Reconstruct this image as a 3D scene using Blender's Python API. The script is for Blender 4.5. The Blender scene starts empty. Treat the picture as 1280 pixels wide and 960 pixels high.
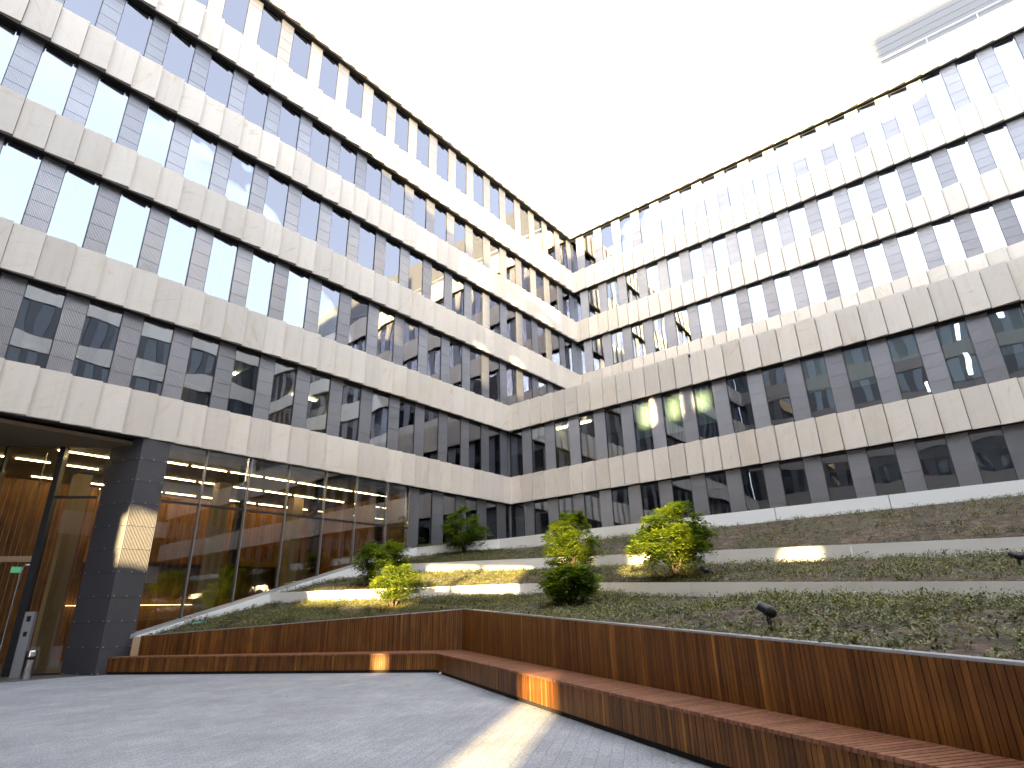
import bpy, math, random
import numpy as np
from mathutils import Vector, Matrix, noise
from mathutils.bvhtree import BVHTree

random.seed(7)
rng = np.random.default_rng(7)
scene = bpy.context.scene
COL = scene.collection

# ------------------------------------------------------------------ camera
CAM = Vector((0, 0, 1.25))
RX = Vector((0.63285146, -0.77391843, -0.02343689))
UP = Vector((-0.26415043, -0.24425769, 0.93303951))
FW = Vector((0.72782112, 0.58428456, 0.35900972))
FPX = 735.46


def ray(u, v):
    return RX * ((u - 640) / FPX) + UP * ((480 - v) / FPX) + FW


def pix(p):
    d = Vector(p) - CAM
    w = d.dot(FW)
    if w <= 0.05:
        return None
    return 640 + FPX * d.dot(RX) / w, 480 - FPX * d.dot(UP) / w


def on_x(u, v, X):
    d = ray(u, v)
    return CAM + d * (X / d.x)


def on_y(u, v, Y):
    d = ray(u, v)
    return CAM + d * (Y / d.y)


def in_view(p, m=60):
    q = pix(p)
    return q is not None and -m < q[0] < 1280 + m and -m < q[1] < 960 + m


# ------------------------------------------------------------------ mesh builder
class MB:
    def __init__(s):
        s.v, s.f, s.t, s.m = [], [], [], []

    def quad(s, a, b, c, d, tone=0.5, mi=0):
        i = len(s.v)
        s.v += [tuple(a), tuple(b), tuple(c), tuple(d)]
        s.f.append((i, i + 1, i + 2, i + 3)); s.t.append(tone); s.m.append(mi)

    def hexa(s, p, tone=0.5, mi=0):
        # p: 8 points, bottom 0-3 ring then top 4-7 ring
        i = len(s.v)
        s.v += [tuple(q) for q in p]
        for f in ((0, 3, 2, 1), (4, 5, 6, 7), (0, 1, 5, 4), (1, 2, 6, 5), (2, 3, 7, 6), (3, 0, 4, 7)):
            s.f.append(tuple(i + k for k in f)); s.t.append(tone); s.m.append(mi)

    def box(s, x0, x1, y0, y1, z0, z1, tone=0.5, mi=0):
        s.hexa([(x0, y0, z0), (x1, y0, z0), (x1, y1, z0), (x0, y1, z0),
                (x0, y0, z1), (x1, y0, z1), (x1, y1, z1), (x0, y1, z1)], tone, mi)

    def fbox(s, F, a0, a1, o0, o1, z0, z1, tone=0.5, mi=0):
        s.hexa([F(a0, o0, z0), F(a1, o0, z0), F(a1, o1, z0), F(a0, o1, z0),
                F(a0, o0, z1), F(a1, o0, z1), F(a1, o1, z1), F(a0, o1, z1)], tone, mi)

    def prism(s, pts, z0, z1, tone=0.5):
        n = len(pts); i = len(s.v)
        s.v += [(x, y, z0) for x, y in pts] + [(x, y, z1) for x, y in pts]
        s.f.append(tuple(i + k for k in reversed(range(n)))); s.t.append(tone); s.m.append(0)
        s.f.append(tuple(i + n + k for k in range(n))); s.t.append(tone); s.m.append(0)
        for k in range(n):
            l = (k + 1) % n
            s.f.append((i + k, i + l, i + n + l, i + n + k)); s.t.append(tone); s.m.append(0)

    def tube(s, pts, r, n=8, tone=0.5, rads=None):
        pts = [Vector(p) for p in pts]
        base = len(s.v)
        ref = Vector((0, 0, 1))
        for k, p in enumerate(pts):
            d = (pts[min(k + 1, len(pts) - 1)] - pts[max(k - 1, 0)]).normalized()
            a = d.cross(ref if abs(d.z) < 0.95 else Vector((1, 0, 0))).normalized()
            b = d.cross(a)
            rr = rads[k] if rads else r
            for j in range(n):
                t = 2 * math.pi * j / n
                s.v.append(tuple(p + a * rr * math.cos(t) + b * rr * math.sin(t)))
        for k in range(len(pts) - 1):
            for j in range(n):
                l = (j + 1) % n
                s.f.append((base + k * n + j, base + k * n + l, base + (k + 1) * n + l, base + (k + 1) * n + j))
                s.t.append(tone); s.m.append(0)
        s.f.append(tuple(base + j for j in reversed(range(n)))); s.t.append(tone); s.m.append(0)
        s.f.append(tuple(base + (len(pts) - 1) * n + j for j in range(n))); s.t.append(tone); s.m.append(0)

    def build(s, name, mats, parent=None, smooth=False):
        me = bpy.data.meshes.new(name)
        me.from_pydata(s.v, [], s.f)
        for m in (mats if isinstance(mats, (list, tuple)) else [mats]):
            me.materials.append(m)
        at = me.attributes.new('tone', 'FLOAT', 'FACE')
        at.data.foreach_set('value', s.t)
        me.polygons.foreach_set('material_index', s.m)
        if smooth:
            me.polygons.foreach_set('use_smooth', [True] * len(me.polygons))
        me.update()
        o = bpy.data.objects.new(name, me)
        COL.objects.link(o)
        if parent:
            o.parent = parent
            o.matrix_parent_inverse = Matrix.Translation(parent.location).inverted()
        return o


def tag(o, label=None, cat=None, group=None, kind=None):
    if label: o['label'] = label
    if cat: o['category'] = cat
    if group: o['group'] = group
    if kind: o['kind'] = kind
    return o


def thing(name, label, cat, loc=(0, 0, 0), group=None):
    o = bpy.data.objects.new(name, None)
    o.location = loc
    o.empty_display_size = 0.2
    COL.objects.link(o)
    return tag(o, label, cat, group)


# ------------------------------------------------------------------ materials
def mat(name):
    m = bpy.data.materials.new(name)
    m.use_nodes = True
    nt = m.node_tree
    b = nt.nodes['Principled BSDF']
    return m, nt, b, nt.nodes.new, nt.links.new


def plain(name, c, rough=0.6, metal=0.0, spec=0.5):
    m, nt, b, N, L = mat(name)
    b.inputs['Base Color'].default_value = (*c, 1)
    b.inputs['Roughness'].default_value = rough
    b.inputs['Metallic'].default_value = metal
    b.inputs['Specular IOR Level'].default_value = spec
    return m


def ramp(N, pts):
    r = N('ShaderNodeValToRGB')
    e = r.color_ramp.elements
    while len(e) < len(pts): e.new(0.5)
    for k, (p, c) in enumerate(pts):
        e[k].position = p
        e[k].color = (*c, 1)
    return r


def mixc(N, L, fac, a, b, mode='MIX'):
    x = N('ShaderNodeMix'); x.data_type = 'RGBA'; x.blend_type = mode
    for k, s in ((0, fac), (6, a), (7, b)):
        if hasattr(s, 'is_output'): L(s, x.inputs[k])
        else: x.inputs[k].default_value = s if k == 0 else (*s, 1)
    return x.outputs[2]


def stone_mat():
    m, nt, b, N, L = mat('limestone')
    geo = N('ShaderNodeNewGeometry')
    at = N('ShaderNodeAttribute'); at.attribute_name = 'tone'
    # every slab is cut elsewhere from the quarry: shift and turn the veins by its tone
    off = N('ShaderNodeCombineXYZ')
    mul = N('ShaderNodeMath'); mul.operation = 'MULTIPLY'; mul.inputs[1].default_value = 173.0
    L(at.outputs['Fac'], mul.inputs[0]); L(mul.outputs[0], off.inputs[0]); L(mul.outputs[0], off.inputs[2])
    add = N('ShaderNodeVectorMath'); add.operation = 'ADD'
    L(geo.outputs['Position'], add.inputs[0]); L(off.outputs[0], add.inputs[1])
    rot = N('ShaderNodeVectorRotate'); rot.rotation_type = 'AXIS_ANGLE'; rot.inputs['Axis'].default_value = (0.6, 0.6, 0.2)
    ang = N('ShaderNodeMath'); ang.operation = 'MULTIPLY'; ang.inputs[1].default_value = 2.2
    L(at.outputs['Fac'], ang.inputs[0]); L(ang.outputs[0], rot.inputs['Angle']); L(add.outputs[0], rot.inputs['Vector'])
    sc = N('ShaderNodeVectorMath'); sc.operation = 'MULTIPLY'; sc.inputs[1].default_value = (1.6, 1.6, 9.0)
    L(rot.outputs[0], sc.inputs[0])
    n1 = N('ShaderNodeTexNoise'); n1.inputs['Scale'].default_value = 0.7; n1.inputs['Detail'].default_value = 5; n1.inputs['Distortion'].default_value = 1.2
    L(sc.outputs[0], n1.inputs['Vector'])
    r1 = ramp(N, [(0.28, (0.60, 0.515, 0.42)), (0.37, (0.67, 0.605, 0.525)), (0.5, (0.68, 0.62, 0.55)), (0.75, (0.685, 0.63, 0.565))])
    L(n1.outputs['Fac'], r1.inputs[0])
    n2 = N('ShaderNodeTexNoise'); n2.inputs['Scale'].default_value = 0.55; n2.inputs['Detail'].default_value = 3
    L(add.outputs[0], n2.inputs['Vector'])
    r2 = ramp(N, [(0.58, (0, 0, 0)), (0.75, (0.7, 0.7, 0.7))])
    L(n2.outputs['Fac'], r2.inputs[0])
    c = mixc(N, L, r2.outputs[0], r1.outputs[0], (0.63, 0.55, 0.44))
    n3 = N('ShaderNodeTexNoise'); n3.inputs['Scale'].default_value = 40; n3.inputs['Detail'].default_value = 2
    L(geo.outputs['Position'], n3.inputs['Vector'])
    r3 = ramp(N, [(0.3, (0.93, 0.93, 0.93)), (0.7, (1.03, 1.03, 1.03))]); L(n3.outputs['Fac'], r3.inputs[0])
    c = mixc(N, L, 1.0, c, r3.outputs[0], 'MULTIPLY')
    wv = N('ShaderNodeTexWhiteNoise'); wv.noise_dimensions = '1D'; L(at.outputs['Fac'], wv.inputs['W'])
    r4 = ramp(N, [(0.0, (0.88, 0.875, 0.865)), (1.0, (1.05, 1.05, 1.04))]); L(wv.outputs['Value'], r4.inputs[0])
    c = mixc(N, L, 1.0, c, r4.outputs[0], 'MULTIPLY')
    dv_ = N('ShaderNodeVectorMath'); dv_.operation = 'MULTIPLY'; dv_.inputs[1].default_value = (7, 7, 0.45)
    L(geo.outputs['Position'], dv_.inputs[0])
    n5 = N('ShaderNodeTexNoise'); n5.inputs['Scale'].default_value = 1.0; n5.inputs['Detail'].default_value = 4; L(dv_.outputs[0], n5.inputs['Vector'])
    r5 = ramp(N, [(0.32, (0.955, 0.945, 0.93)), (0.48, (1, 1, 1))]); L(n5.outputs['Fac'], r5.inputs[0])
    c = mixc(N, L, 1.0, c, r5.outputs[0], 'MULTIPLY')
    L(c, b.inputs['Base Color'])
    b.inputs['Roughness'].default_value = 0.42
    b.inputs['Specular IOR Level'].default_value = 0.4
    return m


def mesh_metal(name, base, rough, axis, metal=0.75, period=0.035):
    """perforated corrugated sheet: fine ribs running up the panel"""
    m, nt, b, N, L = mat(name)
    geo = N('ShaderNodeNewGeometry')
    sep = N('ShaderNodeSeparateXYZ'); L(geo.outputs['Position'], sep.inputs[0])
    at = N('ShaderNodeAttribute'); at.attribute_name = 'tone'
    k = N('ShaderNodeMath'); k.operation = 'MULTIPLY'; k.inputs[1].default_value = 2 * math.pi / period
    if axis == 'D':
        ad = N('ShaderNodeMath'); ad.operation = 'SUBTRACT'; L(sep.outputs[0], ad.inputs[0]); L(sep.outputs[1], ad.inputs[1]); L(ad.outputs[0], k.inputs[0])
    else:
        L(sep.outputs['XYZ'.index(axis)], k.inputs[0])
    sn = N('ShaderNodeMath'); sn.operation = 'SINE'; L(k.outputs[0], sn.inputs[0])
    bp = N('ShaderNodeBump'); bp.inputs['Strength'].default_value = 0.6; bp.inputs['Distance'].default_value = 0.006
    L(sn.outputs[0], bp.inputs['Height']); L(bp.outputs[0], b.inputs['Normal'])
    kz = N('ShaderNodeMath'); kz.operation = 'MULTIPLY'; kz.inputs[1].default_value = 2 * math.pi / 0.05; L(sep.outputs[2], kz.inputs[0])
    sz = N('ShaderNodeMath'); sz.operation = 'SINE'; L(kz.outputs[0], sz.inputs[0])
    pr = N('ShaderNodeMath'); pr.operation = 'MULTIPLY'; L(sn.outputs[0], pr.inputs[0]); L(sz.outputs[0], pr.inputs[1])
    r = ramp(N, [(0.25, tuple(x * 0.3 for x in base)), (0.5, base), (0.9, tuple(x * 1.25 for x in base))])
    mr = N('ShaderNodeMapRange'); mr.inputs[1].default_value = -1; mr.inputs[2].default_value = 1; L(pr.outputs[0], mr.inputs[0]); L(mr.outputs[0], r.inputs[0])
    n = N('ShaderNodeTexNoise'); n.inputs['Scale'].default_value = 0.9; n.inputs['Detail'].default_value = 3; L(geo.outputs['Position'], n.inputs['Vector'])
    r2 = ramp(N, [(0.3, (0.94, 0.94, 0.95)), (0.7, (1.05, 1.05, 1.04))]); L(n.outputs['Fac'], r2.inputs[0])
    c = mixc(N, L, 1.0, r.outputs[0], r2.outputs[0], 'MULTIPLY')
    r3 = ramp(N, [(0.0, (0.85, 0.85, 0.85)), (1.0, (1.12, 1.12, 1.12))]); L(at.outputs['Fac'], r3.inputs[0])
    c = mixc(N, L, 1.0, c, r3.outputs[0], 'MULTIPLY')
    L(c, b.inputs['Base Color'])
    b.inputs['Metallic'].default_value = metal
    b.inputs['Roughness'].default_value = rough
    return m


def glass_mat(name, tint, refl0=0.16, wav=0.012):
    m, nt, b, N, L = mat(name)
    nt.nodes.remove(b)
    out = nt.nodes['Material Output']
    tr = N('ShaderNodeBsdfTransparent'); tr.inputs[0].default_value = (*tint, 1)
    gl = N('ShaderNodeBsdfGlossy'); gl.inputs['Roughness'].default_value = 0.0
    gl.inputs['Color'].default_value = (0.85, 0.87, 1.0, 1)
    geo = N('ShaderNodeNewGeometry')
    at = N('ShaderNodeAttribute'); at.attribute_name = 'tone'
    sh = N('ShaderNodeVectorMath'); sh.operation = 'ADD'
    mu = N('ShaderNodeMath'); mu.operation = 'MULTIPLY'; mu.inputs[1].default_value = 91; L(at.outputs['Fac'], mu.inputs[0])
    L(geo.outputs['Position'], sh.inputs[0]); L(mu.outputs[0], sh.inputs[1])
    n = N('ShaderNodeTexNoise'); n.inputs['Scale'].default_value = 0.8; n.inputs['Detail'].default_value = 0.5; L(sh.outputs[0], n.inputs['Vector'])
    bp = N('ShaderNodeBump'); bp.inputs['Strength'].default_value = 1.0; bp.inputs['Distance'].default_value = wav
    L(n.outputs['Fac'], bp.inputs['Height']); L(bp.outputs[0], gl.inputs['Normal'])
    fr = N('ShaderNodeFresnel'); fr.inputs['IOR'].default_value = 1.5
    mr = N('ShaderNodeMapRange'); mr.inputs[1].default_value = 0.04; mr.inputs[2].default_value = 1.0
    mr.inputs[3].default_value = refl0; mr.inputs[4].default_value = 1.0; L(fr.outputs[0], mr.inputs[0])
    mx = N('ShaderNodeMixShader'); L(mr.outputs[0], mx.inputs[0]); L(tr.outputs[0], mx.inputs[1]); L(gl.outputs[0], mx.inputs[2])
    L(mx.outputs[0], out.inputs[0])
    return m


def wood_mat(name, dark, light, rough=0.45):
    m, nt, b, N, L = mat(name)
    at = N('ShaderNodeAttribute'); at.attribute_name = 'tone'
    geo = N('ShaderNodeNewGeometry')
    r = ramp(N, [(0.0, dark), (0.55, tuple((a + c) / 2 for a, c in zip(dark, light))), (1.0, light)])
    L(at.outputs['Fac'], r.inputs[0])
    sc = N('ShaderNodeVectorMath'); sc.operation = 'MULTIPLY'; sc.inputs[1].default_value = (28, 28, 2.2)
    L(geo.outputs['Position'], sc.inputs[0])
    n = N('ShaderNodeTexNoise'); n.inputs['Scale'].default_value = 1.0; n.inputs['Detail'].default_value = 4; L(sc.outputs[0], n.inputs['Vector'])
    r2 = ramp(N, [(0.3, (0.6, 0.58, 0.55)), (0.7, (1.25, 1.2, 1.15))]); L(n.outputs['Fac'], r2.inputs[0])
    c = mixc(N, L, 1.0, r.outputs[0], r2.outputs[0], 'MULTIPLY')
    n3 = N('ShaderNodeTexNoise'); n3.inputs['Scale'].default_value = 2.3; n3.inputs['Detail'].default_value = 5; L(geo.outputs['Position'], n3.inputs['Vector'])
    r3 = ramp(N, [(0.32, (0.80, 0.79, 0.80)), (0.6, (1.06, 1.05, 1.04))]); L(n3.outputs['Fac'], r3.inputs[0])
    c = mixc(N, L, 1.0, c, r3.outputs[0], 'MULTIPLY')
    L(c, b.inputs['Base Color'])
    b.inputs['Roughness'].default_value = rough
    b.inputs['Specular IOR Level'].default_value = 0.25
    return m


def paving_mat():
    m, nt, b, N, L = mat('granite_paving')
    geo = N('ShaderNodeNewGeometry')
    rot = N('ShaderNodeVectorRotate'); rot.rotation_type = 'Z_AXIS'; rot.inputs['Angle'].default_value = math.radians(-28)
    L(geo.outputs['Position'], rot.inputs['Vector'])
    br = N('ShaderNodeTexBrick'); br.inputs['Scale'].default_value = 1.0
    br.inputs['Brick Width'].default_value = 0.24; br.inputs['Row Height'].default_value = 0.12
    br.inputs['Mortar Size'].default_value = 0.004; br.inputs['Mortar Smooth'].default_value = 0.3
    br.inputs['Color1'].default_value = (0.265, 0.27, 0.29, 1); br.inputs['Color2'].default_value = (0.31, 0.315, 0.33, 1)
    br.inputs['Mortar'].default_value = (0.21, 0.21, 0.22, 1)
    L(rot.outputs[0], br.inputs['Vector'])
    n = N('ShaderNodeTexNoise'); n.inputs['Scale'].default_value = 42; n.inputs['Detail'].default_value = 4; n.inputs['Roughness'].default_value = 0.75
    L(geo.outputs['Position'], n.inputs['Vector'])
    r = ramp(N, [(0.34, (0.5, 0.5, 0.51)), (0.5, (1, 1, 1)), (0.66, (1.45, 1.44, 1.42))]); L(n.outputs['Fac'], r.inputs[0])
    c = mixc(N, L, 1.0, br.outputs['Color'], r.outputs[0], 'MULTIPLY')
    n2 = N('ShaderNodeTexNoise'); n2.inputs['Scale'].default_value = 0.8; n2.inputs['Detail'].default_value = 6; n2.inputs['Roughness'].default_value = 0.65
    L(geo.outputs['Position'], n2.inputs['Vector'])
    r2 = ramp(N, [(0.3, (0.74, 0.74, 0.75)), (0.7, (1.12, 1.12, 1.11))]); L(n2.outputs['Fac'], r2.inputs[0])
    c = mixc(N, L, 1.0, c, r2.outputs[0], 'MULTIPLY')
    L(c, b.inputs['Base Color'])
    b.inputs['Roughness'].default_value = 0.75
    bp = N('ShaderNodeBump'); bp.inputs['Strength'].default_value = 0.5; bp.inputs['Distance'].default_value = 0.006
    ad = N('ShaderNodeMath'); ad.operation = 'SUBTRACT'; L(n.outputs['Fac'], ad.inputs[0]); L(br.outputs['Fac'], ad.inputs[1])
    L(ad.outputs[0], bp.inputs['Height']); L(bp.outputs[0], b.inputs['Normal'])
    return m


def soil_mat():
    m, nt, b, N, L = mat('planting_soil')
    geo = N('ShaderNodeNewGeometry')
    n = N('ShaderNodeTexNoise'); n.inputs['Scale'].default_value = 5; n.inputs['Detail'].default_value = 8; n.inputs['Roughness'].default_value = 0.75
    L(geo.outputs['Position'], n.inputs['Vector'])
    r = ramp(N, [(0.32, (0.012, 0.008, 0.005)), (0.5, (0.065, 0.043, 0.030)), (0.66, (0.18, 0.125, 0.088))]); L(n.outputs['Fac'], r.inputs[0])
    n2 = N('ShaderNodeTexNoise'); n2.inputs['Scale'].default_value = 1.1; n2.inputs['Detail'].default_value = 4
    L(geo.outputs['Position'], n2.inputs['Vector'])
    r2 = ramp(N, [(0.46, (0, 0, 0)), (0.6, (0.7, 0.7, 0.7))]); L(n2.outputs['Fac'], r2.inputs[0])
    c = mixc(N, L, r2.outputs[0], r.outputs[0], (0.05, 0.05, 0.024))
    L(c, b.inputs['Base Color']); b.inputs['Roughness'].default_value = 0.95
    n3 = N('ShaderNodeTexNoise'); n3.inputs['Scale'].default_value = 22; n3.inputs['Detail'].default_value = 6
    L(geo.outputs['Position'], n3.inputs['Vector'])
    bp = N('ShaderNodeBump'); bp.inputs['Strength'].default_value = 0.9; bp.inputs['Distance'].default_value = 0.03
    L(n3.outputs['Fac'], bp.inputs['Height']); L(bp.outputs[0], b.inputs['Normal'])
    return m


def steel_mat():
    m, nt, b, N, L = mat('brushed_steel')
    geo = N('ShaderNodeNewGeometry')
    sc = N('ShaderNodeVectorMath'); sc.operation = 'MULTIPLY'; sc.inputs[1].default_value = (0.5, 0.5, 1.2)
    L(geo.outputs['Position'], sc.inputs[0])
    n = N('ShaderNodeTexNoise'); n.inputs['Scale'].default_value = 1.6; n.inputs['Detail'].default_value = 5; L(sc.outputs[0], n.inputs['Vector'])
    r = ramp(N, [(0.3, (0.76, 0.72, 0.66)), (0.7, (0.84, 0.81, 0.77))]); L(n.outputs['Fac'], r.inputs[0])
    L(r.outputs[0], b.inputs['Base Color'])
    b.inputs['Roughness'].default_value = 0.36
    b.inputs['Metallic'].default_value = 0.2
    return m


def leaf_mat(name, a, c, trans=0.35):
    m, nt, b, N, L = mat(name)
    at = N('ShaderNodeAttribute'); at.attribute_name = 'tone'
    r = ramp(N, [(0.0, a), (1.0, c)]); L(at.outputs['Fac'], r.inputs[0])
    L(r.outputs[0], b.inputs['Base Color']); b.inputs['Roughness'].default_value = 0.5
    t = N('ShaderNodeBsdfTranslucent'); hs = N('ShaderNodeHueSaturation'); hs.inputs['Value'].default_value = 1.6; hs.inputs['Saturation'].default_value = 1.15
    L(r.outputs[0], hs.inputs['Color']); L(hs.outputs[0], t.inputs[0])
    mx = N('ShaderNodeMixShader'); mx.inputs[0].default_value = trans
    L(b.outputs[0], mx.inputs[1]); L(t.outputs[0], mx.inputs[2]); L(mx.outputs[0], nt.nodes['Material Output'].inputs[0])
    return m


def emit(name, c, s):
    m, nt, b, N, L = mat(name)
    b.inputs['Base Color'].default_value = (0.8, 0.8, 0.8, 1)
    b.inputs['Emission Color'].default_value = (*c, 1)
    b.inputs['Emission Strength'].default_value = s
    return m


M = dict(
    stone=stone_mat(),
    pier_x=mesh_metal('ribbed_metal_long', (0.28, 0.285, 0.315), 0.36, 'X', 0.72),
    pier_y=mesh_metal('ribbed_metal_cross', (0.28, 0.285, 0.315), 0.36, 'Y', 0.72),
    pillar=mesh_metal('ribbed_metal_pillar', (0.085, 0.082, 0.092), 0.55, 'D', 0.25),
    frame=plain('dark_frame', (0.025, 0.026, 0.03), 0.4, 0.2),
    soffit=plain('dark_soffit', (0.05, 0.048, 0.046), 0.6),
    soffit_wood=plain('brown_soffit', (0.06, 0.03, 0.015), 0.5),
    alu=plain('grey_aluminium', (0.42, 0.42, 0.44), 0.4, 0.7),
    mullion=plain('hall_mullion', (0.20, 0.20, 0.21), 0.45, 0.5),
    glass=glass_mat('window_glass', (0.78, 0.86, 0.85), 0.215, 0.007),
    hall_glass=glass_mat('hall_glass', (0.88, 0.88, 0.80), 0.085, 0.002),
    fin=glass_mat('fin_glass', (0.45, 0.66, 0.62), 0.10, 0.0),
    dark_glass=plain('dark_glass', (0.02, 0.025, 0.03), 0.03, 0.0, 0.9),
    blind=plain('roller_blind', (0.47, 0.50, 0.46), 0.8),
    room=plain('office_wall', (0.16, 0.145, 0.13), 0.9),
    room_wood=plain('office_timber_wall', (0.22, 0.11, 0.045), 0.7),
    slab=plain('office_slab', (0.38, 0.37, 0.35), 0.9),
    lamp=emit('strip_lamp', (1.0, 0.76, 0.40), 5.5),
    dim_lamp=emit('dim_strip_lamp', (1.0, 0.76, 0.40), 0.7),
    exit=emit('exit_sign_green', (0.06, 0.6, 0.30), 0.07),
    slats=wood_mat('timber_slats', (0.060, 0.020, 0.004), (0.31, 0.128, 0.028)),
    seat=wood_mat('seat_boards', (0.17, 0.070, 0.036), (0.28, 0.125, 0.072), 0.55),
    gap=plain('slat_backing', (0.008, 0.005, 0.004), 0.9),
    hallwood=wood_mat('hall_timber', (0.15, 0.066, 0.014), (0.24, 0.112, 0.025), 0.5),
    hallceil=plain('hall_ceiling', (0.20, 0.15, 0.09), 0.8),
    hallfloor=plain('hall_floor', (0.10, 0.09, 0.08), 0.35),
    paving=paving_mat(),
    soil=soil_mat(),
    steel=steel_mat(),
    bin_steel=plain('polished_steel', (0.6, 0.6, 0.6), 0.22, 1.0),
    white=plain('white_coping', (0.72, 0.72, 0.70), 0.5),
    kerb=plain('pale_concrete', (0.78, 0.78, 0.77), 0.6),
    plywood=plain('pale_plywood', (0.42, 0.28, 0.17), 0.7),
    cladding=plain('plant_room_cladding', (0.11, 0.118, 0.135), 0.5, 0.1),
    leaf=leaf_mat('shrub_leaf', (0.042, 0.092, 0.014), (0.27, 0.32, 0.03)),
    cover=leaf_mat('ground_cover_leaf', (0.022, 0.034, 0.010), (0.25, 0.235, 0.075), 0.2),
    bark=plain('shrub_stem', (0.10, 0.07, 0.045), 0.9),
    black=plain('black_cast_metal', (0.02, 0.02, 0.024), 0.35, 0.3),
    lens=plain('lamp_lens', (0.55, 0.57, 0.6), 0.1),
    teal=plain('teal_board', (0.10, 0.36, 0.26), 0.5),
    paper=plain('white_paper', (0.75, 0.75, 0.73), 0.8),
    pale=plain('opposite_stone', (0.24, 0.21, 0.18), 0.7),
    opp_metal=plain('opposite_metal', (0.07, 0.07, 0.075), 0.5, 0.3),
)

# ------------------------------------------------------------------ levels of the storeys (m above the plaza)
B1 = (6.02, 7.31); B2 = (9.65, 11.00); B3 = (13.46, 14.80); B4 = (17.07, 18.47); B5 = (20.64, 22.12); B6 = (24.84, 26.34)
R1, R2, YL = 22.08, 29.15, 18.0


def FL(a, o, z): return (a, YL - o, z)            # left wing: a runs along +x
def FR1(a, o, z): return (R1 - o, -a, z)          # terrace block: a runs along -y
def FR2(a, o, z): return (R2 - o, -a, z)


def band(F, a0, a1, z0, z1, pitch, phase, name, parent, seed, proud=0.10):
    rr = random.Random(seed)
    mb = MB()
    k = math.floor((a0 - phase) / pitch)
    while phase + k * pitch < a1 - 0.01:
        s = max(a0, phase + k * pitch); e = min(a1, phase + (k + 1) * pitch) - 0.020
        k += 1
        if e - s < 0.03: continue
        t = rr.random()
        f = (e - s) / pitch
        o1 = proud * (0.7 + 0.6 * rr.random())
        dz = rr.uniform(-0.004, 0.004)
        mb.hexa([F(s, 0, z0 + dz), F(e, o1 * f, z0 + dz), F(e, -0.06, z0 + dz), F(s, -0.06, z0 + dz),
                 F(s, 0, z1 + dz), F(e, o1 * f, z1 + dz), F(e, -0.06, z1 + dz), F(s, -0.06, z1 + dz)], t)
    return mb.build(name, M['stone'], parent)


def band_core(F, a0, a1, z0, z1, parent, deep=0.55, name='soffit'):
    mb = MB()
    mb.fbox(F, a0, a1, -0.065, -deep, z0 + 0.03, z1 - 0.05)
    return mb.build(name, M['soffit'], parent)


def window_at(F, s, w, z0, z1, parent, target=None, blind=0.0, tilt=None):
    """one window: frame (own mesh) > pane, blind_box and perhaps roller_blind"""
    own = target is None
    fr = MB() if own else target[0]
    o = -0.25
    for (x0, x1, y0, y1) in ((s, s + 0.02, z0, z1), (s + w - 0.02, s + w, z0, z1)):
        fr.fbox(F, x0, x1, o + 0.02, o - 0.06, y0, y1)
    fr.fbox(F, s + 0.02, s + w - 0.02, o + 0.02, o - 0.06, z0, z0 + 0.05)
    fr.fbox(F, s + 0.02, s + w - 0.02, o + 0.03, o - 0.06, z1 - 0.09, z1)
    g = MB() if own else target[1]
    t = random.random()
    r = random.uniform(-0.004, 0.004)
    g.fbox(F, s + 0.02, s + w - 0.02, o + r, o - 0.012 + r, z0 + 0.05, z1 - 0.09, t)
    if own:
        f = fr.build('window', M['frame'], parent)
        g.build('pane', M['glass'], f)
        if blind:
            b = MB()
            b.fbox(F, s + 0.05, s + w - 0.05, o - 0.09, o - 0.10, z1 - 0.13 - blind * (z1 - z0 - 0.18), z1 - 0.13)
            b.build('roller_blind', M['blind'], f)


def pier_at(F, s, w, z0, z1, parent, mtl, target=None):
    own = target is None
    mb = MB() if own else target
    n = 5
    h = (z1 - z0) / n
    t = random.random()
    for k in range(n):
        mb.fbox(F, s, s + w, -0.215, -0.36, z0 + k * h + 0.007, z0 + (k + 1) * h - 0.007, min(1, max(0, t + random.uniform(-0.12, 0.12))))
    mb.fbox(F, s + 0.01, s + w - 0.01, -0.226, -0.355, z0, z1, 0.0)
    if own:
        return mb.build('pier', mtl, parent)


def window_row(F, a0, a1, start, pitch, ww, z0, z1, parent, mtl, blinds=(), vis=None, rest=None, blinds_ok=True):
    """windows and ribbed piers, each one a part where the photograph shows it, the others gathered in REST"""
    k = math.ceil((a0 - start) / pitch) - 1
    while start + k * pitch < a1 - 0.05:
        s = start + k * pitch; k += 1
        for kind, x0, x1 in (('w', s, s + ww), ('p', s + ww, s + pitch)):
            x0 = max(x0, a0); x1 = min(x1, a1)
            if x1 - x0 < 0.12: continue
            mid = F((x0 + x1) / 2, 0, (z0 + z1) / 2)
            seen = in_view(mid) if vis is None else vis(mid)
            if kind == 'w':
                bl = 0.0
                for lo, hi, amt in blinds:
                    if lo <= (x0 + x1) / 2 <= hi: bl = amt
                if not bl and seen and blinds_ok and random.random() < 0.22: bl = random.choice((0.18, 0.25, 0.35, 0.5, 0.62))
                window_at(F, x0, x1 - x0, z0, z1, parent, None if seen else (rest[0], rest[1]), bl)
            else:
                pier_at(F, x0, x1 - x0, z0, z1, parent, mtl, None if seen else rest[2])


def sill(F, a0, a1, z, parent):
    mb = MB(); mb.fbox(F, a0, a1, -0.07, -0.40, z - 0.049, z - 0.012)
    return mb.build('sill', M['frame'], parent)


def finish_rest(rest, parent, mtl):
    for mb, nm, mm in ((rest[0], 'window_frames', M['frame']), (rest[1], 'window_panes', M['glass']), (rest[2], 'pier_panels', mtl)):
        if mb.v:
            tag(mb.build(nm, mm, parent), kind='stuff')


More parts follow.
